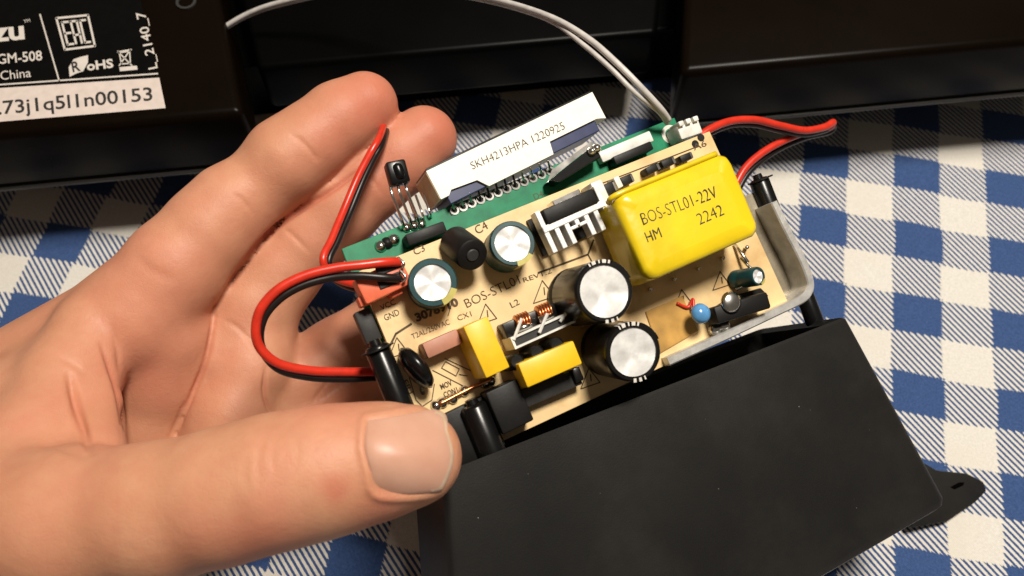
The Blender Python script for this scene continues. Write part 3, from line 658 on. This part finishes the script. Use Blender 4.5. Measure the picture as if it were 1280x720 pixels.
# ------------------------------------------------------------------ the hand: distance field of tapered limbs, meshed by surface nets
def K(px, py, t): return ray(px, py) * t
RES = .85
lo_ = np.array((-205., -75., 128.)); hi_ = np.array((14., 100., 262.))
dims = np.ceil((hi_ - lo_) / RES).astype(int) + 1
FLD = np.full(dims, 30.0, np.float32)
axg = [lo_[i] + RES * np.arange(dims[i]) for i in range(3)]
def cone(a, ra, b, rb, k, sub=None):
    sub = FLD if sub is None else sub
    a = np.array(a); b = np.array(b); pad = max(ra, rb) + k + 3
    i0 = [max(0, int((min(a[i], b[i]) - pad - lo_[i]) / RES)) for i in range(3)]; i1 = [min(dims[i], int((max(a[i], b[i]) + pad - lo_[i]) / RES) + 2) for i in range(3)]
    if any(i1[i] <= i0[i] for i in range(3)): return
    sl_ = tuple(slice(i0[i], i1[i]) for i in range(3))
    px = axg[0][sl_[0]][:, None, None] - a[0]; py = axg[1][sl_[1]][None, :, None] - a[1]; pz = axg[2][sl_[2]][None, None, :] - a[2]
    d = b - a; l2 = d @ d; t = np.clip((px * d[0] + py * d[1] + pz * d[2]) / l2, 0, 1)
    dist = np.sqrt((px - t * d[0]) ** 2 + (py - t * d[1]) ** 2 + (pz - t * d[2]) ** 2) - (ra + (rb - ra) * t)
    cur = sub[sl_]; h = np.clip(k - np.abs(cur - dist), 0, None) / k
    sub[sl_] = np.minimum(cur, dist) - h * h * k * .25
def chain(pts, k, kjoin=None, sub=None):
    for i in range(len(pts) - 1): cone(K(*pts[i][:3]), pts[i][3], K(*pts[i + 1][:3]), pts[i + 1][3], k if i else (kjoin or k), sub)
def sunion(a, b, k):
    h = np.clip(k - np.abs(a - b), 0, None) / k; return np.minimum(a, b) - h * h * k * .25
def new(): return np.full(dims, 30.0, np.float32)
index = new(); chain([(456, 131, 211, 7.9), (425, 150, 209, 8.7), (388, 178, 207, 8.9), (358, 200, 206, 9.5), (322, 234, 206, 8.4), (290, 258, 204.5, 9.6), (262, 288, 203, 10.2), (220, 335, 201, 11.2), (172, 395, 200, 12.6)], 2.5, None, index)
middle = new(); chain([(530, 174, 217, 8.2), (500, 197, 216, 8.8), (465, 228, 215, 8.6), (428, 260, 215, 9.0), (388, 300, 215, 8.9), (350, 340, 215, 9.6), (318, 385, 214, 10.4), (290, 450, 213, 12)], 2.5, None, middle)
ring = new(); chain([(575, 340, 226, 8), (500, 392, 226, 8.8), (425, 445, 223, 9.6), (370, 478, 219, 10.2), (315, 520, 214, 11.5)], 2.5, None, ring)
pinky = new(); chain([(580, 440, 222, 7), (500, 480, 222, 7.8), (440, 522, 219, 8.6), (380, 560, 214, 10)], 2.5, None, pinky)
palm = new()
for p, q in (((172, 395, 203, 12.6), (-130, 590, 204, 17)), ((260, 450, 216, 12.5), (-120, 610, 213, 18)), ((315, 520, 217, 11.5), (-110, 640, 215, 18)), ((380, 560, 214, 10), (-90, 680, 212, 17))):
    cone(K(*p[:3]), p[3], K(*q[:3]), q[3], 6, palm)
padi = new(); chain([(190, 375, 203, 11.5), (205, 420, 204, 10.5), (205, 470, 207, 10), (188, 540, 210, 9.5), (178, 600, 211, 10)], 4, None, padi)
padm = new(); chain([(318, 410, 214, 10.2), (314, 460, 211, 9.6), (290, 520, 208, 9.6), (262, 600, 206, 10)], 4, None, padm)
# web between thumb and index
web = new()
chain([(120, 415, 195, 9.5), (82, 485, 187, 9.5), (52, 560, 177, 11), (30, 620, 170, 13)], 5, None, web)
chain([(60, 470, 196, 10), (10, 540, 188, 13), (-20, 610, 176, 15)], 5, None, web)
rid = new(); chain([(104, 440, 192, 4.5), (116, 505, 183, 5.2), (120, 570, 172, 6)], 3, None, rid); web = sunion(web, rid, 1.6)
thumb = new(); chain([(520, 571, 156.5, 8.2), (490, 573, 156, 9.2), (450, 580, 155, 10.0), (400, 590, 154, 11.0), (340, 603, 153.5, 11.3), (280, 620, 154, 11.4), (200, 640, 156, 12), (90, 655, 160, 13.6), (-20, 660, 166, 16), (-160, 645, 178, 21)], 3, None, thumb)
fing = sunion(index, middle, .3); fing = sunion(fing, ring, 1.0); fing = sunion(fing, pinky, 1.0)
FLD = sunion(fing, palm, 4.0); FLD = sunion(FLD, padi, 1.6); FLD = sunion(FLD, padm, .7); FLD = sunion(FLD, web, 1.4); FLD = sunion(FLD, thumb, 3.0)
def surface_nets(f):
    sg = f < 0; cnt = np.zeros(np.array(f.shape) - 1, np.int8); sx, sy, sz = cnt.shape
    for dx in (0, 1):
        for dy in (0, 1):
            for dz in (0, 1): cnt += sg[dx:dx + sx, dy:dy + sy, dz:dz + sz]
    act = (cnt > 0) & (cnt < 8); idx = -np.ones(cnt.shape, np.int64); cells = np.argwhere(act); idx[act] = np.arange(len(cells))
    acc = np.zeros((len(cells), 3)); num = np.zeros(len(cells)); crn = [(i, j, k) for i in (0, 1) for j in (0, 1) for k in (0, 1)]
    val = {c: f[cells[:, 0] + c[0], cells[:, 1] + c[1], cells[:, 2] + c[2]].astype(float) for c in crn}
    for a in crn:
        for ax_ in range(3):
            if a[ax_] == 1: continue
            b = tuple(a[i] + (i == ax_) for i in range(3)); m = (val[a] < 0) != (val[b] < 0)
            t = val[a][m] / (val[a][m] - val[b][m]); p = np.tile(np.array(a, float), (m.sum(), 1)); p[:, ax_] += t; acc[m] += p; num[m] += 1
    V = cells + acc / num[:, None]; Q = []
    for ax_ in range(3):
        o = [i for i in range(3) if i != ax_]; s0 = [slice(1, -1)] * 3; s1 = [slice(1, -1)] * 3; s0[ax_] = slice(0, -1); s1[ax_] = slice(1, None)
        A_, B_ = sg[tuple(s0)], sg[tuple(s1)]; e = np.argwhere(A_ != B_); base_ = e.copy()
        for i in o: base_[:, i] += 1
        flip = A_[e[:, 0], e[:, 1], e[:, 2]]
        def at_(d0, d1_):
            c = base_.copy(); c[:, o[0]] -= d0; c[:, o[1]] -= d1_; return idx[c[:, 0], c[:, 1], c[:, 2]]
        q = np.stack([at_(0, 0), at_(1, 0), at_(1, 1), at_(0, 1)], 1); fl_ = flip if ax_ != 1 else ~flip
        q[fl_] = q[fl_][:, ::-1]; Q.append(q)
    Q = np.vstack(Q); return V, Q[(Q >= 0).all(1)]
hv, hq_ = surface_nets(FLD); hv = hv * RES + lo_
def vnormals(V, Q):
    fn_ = np.cross(V[Q[:, 2]] - V[Q[:, 0]], V[Q[:, 3]] - V[Q[:, 1]]); N = np.zeros_like(V)
    for k in range(4): np.add.at(N, Q[:, k], fn_)
    return N / (np.linalg.norm(N, axis=1, keepdims=True) + 1e-9)
def smooth(V, Q, it, f=.5):
    for _ in range(it):
        S_ = np.zeros_like(V); n = np.zeros(len(V))
        for k in range(4):
            np.add.at(S_, Q[:, k], V[Q[:, (k + 1) % 4]]); np.add.at(n, Q[:, k], 1); np.add.at(S_, Q[:, k], V[Q[:, (k - 1) % 4]]); np.add.at(n, Q[:, k], 1)
        V = V + f * (S_ / np.maximum(n, 1)[:, None] - V)
    return V
hv = smooth(hv, hq_, 4)
N0 = vnormals(hv, hq_)
if (N0 * (hv - hv.mean(0))).sum() < 0: hq_ = hq_[:, ::-1]
# one linear subdivision for crease detail
def subdiv(V, Q):
    nF = len(Q); fc = V[Q].mean(1); E_ = np.sort(np.stack([Q, np.roll(Q, -1, 1)], -1).reshape(-1, 2), 1); ue, inv = np.unique(E_, axis=0, return_inverse=True); inv = inv.reshape(nF, 4)
    em = V[ue].mean(1); n = len(V); ne = len(ue); fi = n + ne + np.arange(nF)
    out = np.concatenate([np.stack([Q[:, k], n + inv[:, k], fi, n + inv[:, k - 1]], 1) for k in range(4)])
    return np.vstack([V, em, fc]), out
hv, hq_ = subdiv(hv, hq_); hv = smooth(hv, hq_, 3)
N0 = vnormals(hv, hq_)
pix = np.stack([hv[:, 0] / hv[:, 2] * F + CX, hv[:, 1] / hv[:, 2] * F + CY], 1)
facing = -(N0 * hv).sum(1) / np.linalg.norm(hv, axis=1) > -.15
def segdist(P, pts):
    d = np.full(len(P), 1e9)
    for a, b in zip(pts[:-1], pts[1:]):
        a = np.array(a, float); b = np.array(b, float); t = np.clip(((P - a) @ (b - a)) / ((b - a) @ (b - a)), 0, 1); d = np.minimum(d, np.linalg.norm(P - a - t[:, None] * (b - a), axis=1))
    return d
def segparam(P, pts):
    d = np.full(len(P), 1e9); s_ = np.zeros(len(P)); m = len(pts) - 1
    for i in range(m):
        a, b = np.array(pts[i], float), np.array(pts[i + 1], float); t = np.clip(((P - a) @ (b - a)) / ((b - a) @ (b - a)), 0, 1)
        q = np.linalg.norm(P - a - t[:, None] * (b - a), axis=1); k = q < d; d[k] = q[k]; s_[k] = (i + t[k]) / m
    return d, s_
disp = np.zeros(len(hv)); flush_shade = np.zeros(len(hv))
isthumb = (hv[:, 2] < 176) & (pix[:, 1] > 470) & (pix[:, 0] > 150)
def crease(pts, w, dep, red=.25, thumb_=False, bulge=.25):
    global disp, flush_shade
    P = spline([(x, y, 0) for x, y in pts], 5)[:, :2]; d, sp_ = segparam(pix, P); ok = (facing & (isthumb == thumb_)) * np.clip(np.minimum(sp_, 1 - sp_) / .3, 0, 1) ** .8
    g = np.exp(-(d / w) ** 2) * ok; g2 = np.exp(-((d - 2.2 * w) / (1.3 * w)) ** 2) * ok
    disp += -dep * g + dep * bulge * g2; flush_shade = np.maximum(flush_shade, red * np.exp(-(d / (w * 1.8)) ** 2) * ok)  # folds also reddened darker, so their shade sits in the skin colour
for a in (([(84, 462), (93, 495), (102, 530), (116, 572)], 5.5, 1.3, .3), ([(124, 425), (134, 450), (146, 485), (153, 520), (158, 575)], 3.5, .7, .45), ([(268, 372), (266, 405), (260, 440), (250, 470), (235, 506), (212, 560)], 3.2, .8, .45),
          ([(232, 500), (224, 520), (208, 556)], 3, .35, .15), ([(140, 405), (147, 440), (149, 468)], 3, .3, .15),
          ([(267, 390), (300, 335), (345, 284), (417, 236), (455, 205), (488, 165)], 3.2, .9, .6),
          ([(163, 316), (190, 338), (222, 352)], 8, .25, .15), ([(290, 241), (304, 251), (318, 270)], 3.0, .22, .2),
          ([(360, 166), (376, 176), (392, 193), (397, 203)], 3.0, .25, .2),
          ([(354, 285), (368, 296), (390, 318)], 3.0, .25, .2), ([(275, 398), (295, 408), (318, 430), (330, 450)], 3.2, .25, .18),
          ([(333, 455), (330, 485), (334, 505), (345, 525)], 2.6, .8, .3), ([(455, 215), (468, 228), (478, 244)], 3, .18, .15), ([(415, 470), (400, 490), (388, 505)], 2.2, .2, .15),
          ([(60, 440), (90, 455), (110, 470)], 4, .18, .1), ([(45, 560), (70, 558), (110, 574)], 5, .4, .1)):
    crease(*a, bulge=.05)
for a in (([(330, 545), (322, 575), (326, 610)], 3.5, .28, .1), ([(345, 540), (341, 570), (346, 600)], 3, .22, .08), ([(312, 560), (305, 590), (312, 622)], 3.5, .25, .08), ([(360, 535), (372, 560), (368, 585)], 3, .2, .05),
          ([(40, 596), (90, 606), (130, 604)], 6, .5, .08), ([(60, 640), (88, 655), (110, 660)], 6, .5, .08), ([(420, 520), (438, 530), (446, 545)], 2.5, .2, .1)):
    crease(a[0], a[1] * 1.3, a[2] * .35, a[3], thumb_=True, bulge=.1)
def spot(x, y, r, f):
    global flush_shade
    flush_shade = np.maximum(flush_shade, f * np.exp(-(((pix[:, 0] - x) ** 2 + (pix[:, 1] - y) ** 2) / r ** 2)))
for a in ((465, 125, 58, .68), (548, 165, 52, .70), (415, 160, 50, .50), (490, 215, 60, .48), (418, 612, 20, .55), (480, 640, 40, .45), (420, 535, 50, .22), (250, 680, 60, .30), (400, 450, 60, .38), (420, 490, 60, .40), (195, 480, 55, .38), (320, 280, 50, .2), (240, 310, 50, .22), (320, 690, 60, .45), (310, 400, 30, .25), (340, 560, 40, .18)): spot(*a)
flush_shade = np.maximum(flush_shade, np.where(isthumb, .04, .13))
# nail bed: a sunk field with a raised fold round it
nq = [(459, 526), (545, 514), (560, 540), (566, 572), (556, 604), (540, 615), (474, 617), (462, 585), (456, 555)]
npoly = spline([(x, y, 0) for x, y in nq + [nq[0]]], 8)[:, :2]
def inpoly(P, poly):
    r = np.zeros(len(P), bool); n = len(poly)
    for i in range(n):
        a, b = poly[i], poly[(i + 1) % n]; c_ = (a[1] > P[:, 1]) != (b[1] > P[:, 1])
        xx = (b[0] - a[0]) * (P[:, 1] - a[1]) / ((b[1] - a[1]) or 1e-9) + a[0]; r ^= c_ & (P[:, 0] < xx)
    return r
dn = segdist(pix, npoly); ins = inpoly(pix, npoly) & isthumb
tipside = np.clip((pix[:, 0] - 520) / 40, 0, 1)
disp += np.where(ins, -.35 * np.clip(dn / 6, 0, 1), .38 * np.exp(-((dn - 5) / 5) ** 2) * (1 - .7 * tipside)) * isthumb * facing
hv2 = hv + N0 * disp[:, None]
hw = c2w(hv2)
HO = C(150, 600, 190)
me = bpy.data.meshes.new('hand'); me.from_pydata(((hw - HO) * MM).tolist(), [], hq_.tolist()); me.materials.append(MATS['skin']); me.shade_smooth()
at_ = me.attributes.new('flush_shade', 'FLOAT', 'POINT'); at_.data.foreach_set('value', np.clip(flush_shade, 0, 1).astype(np.float32))
hand = bpy.data.objects.new('hand', me); col.objects.link(hand); hand.location = Vector(HO) * MM
tag(hand, 'bare left hand gripping the circuit module between thumb and fingers', 'hand')
# thumbnail plate lying on the skin
vis = isthumb & facing
tv = hv[vis]; tp = pix[vis]
sel = inpoly(tp, npoly); M_ = np.stack([np.ones(sel.sum()), tp[sel, 0] - 512, tp[sel, 1] - 568, (tp[sel, 0] - 512) ** 2, (tp[sel, 0] - 512) * (tp[sel, 1] - 568), (tp[sel, 1] - 568) ** 2], 1)
cf_, *_ = np.linalg.lstsq(M_, tv[sel, 2], rcond=None)
def nz(x, y): x, y = x - 512, y - 568; return cf_ @ np.array((1, x, y, x * x, x * y, y * y))
ncen = np.array((508., 568.)); V = []; Fc = []; n = len(npoly) - 1
for j, (f, off) in enumerate(((1.03, -.1), (1.0, .30), (.93, .48), (.75, .62), (.5, .70), (.25, .74), (.02, .75))):
    for k in range(n):
        p = ncen + (npoly[k] - ncen) * f; V.append(c2w(K(p[0], p[1], nz(*p) - off + .0)) - HO)
for j in range(6):
    for k in range(n): Fc.append((j * n + k, j * n + (k + 1) % n, (j + 1) * n + (k + 1) % n, (j + 1) * n + k))
Fc.append(tuple(range(6 * n, 7 * n)))
nail = obj('thumbnail', (V, Fc), 'nail', hand, smooth=True)
V, Fc = [], []; ks = [k for k in range(n) if npoly[k][0] > 538]
for k in ks:
    for f, off in ((1.012, .22), (.985, .52), (.945, .55)):
        p = ncen + (npoly[k] - ncen) * f; V.append(c2w(K(p[0], p[1], nz(*p) - off)) - HO)
for i in range(len(ks) - 1):
    for q in range(2): Fc.append((3 * i + q, 3 * i + 3 + q, 3 * i + 4 + q, 3 * i + 1 + q))
obj('free_edge', (V, Fc), 'nail_edge', nail, smooth=True)
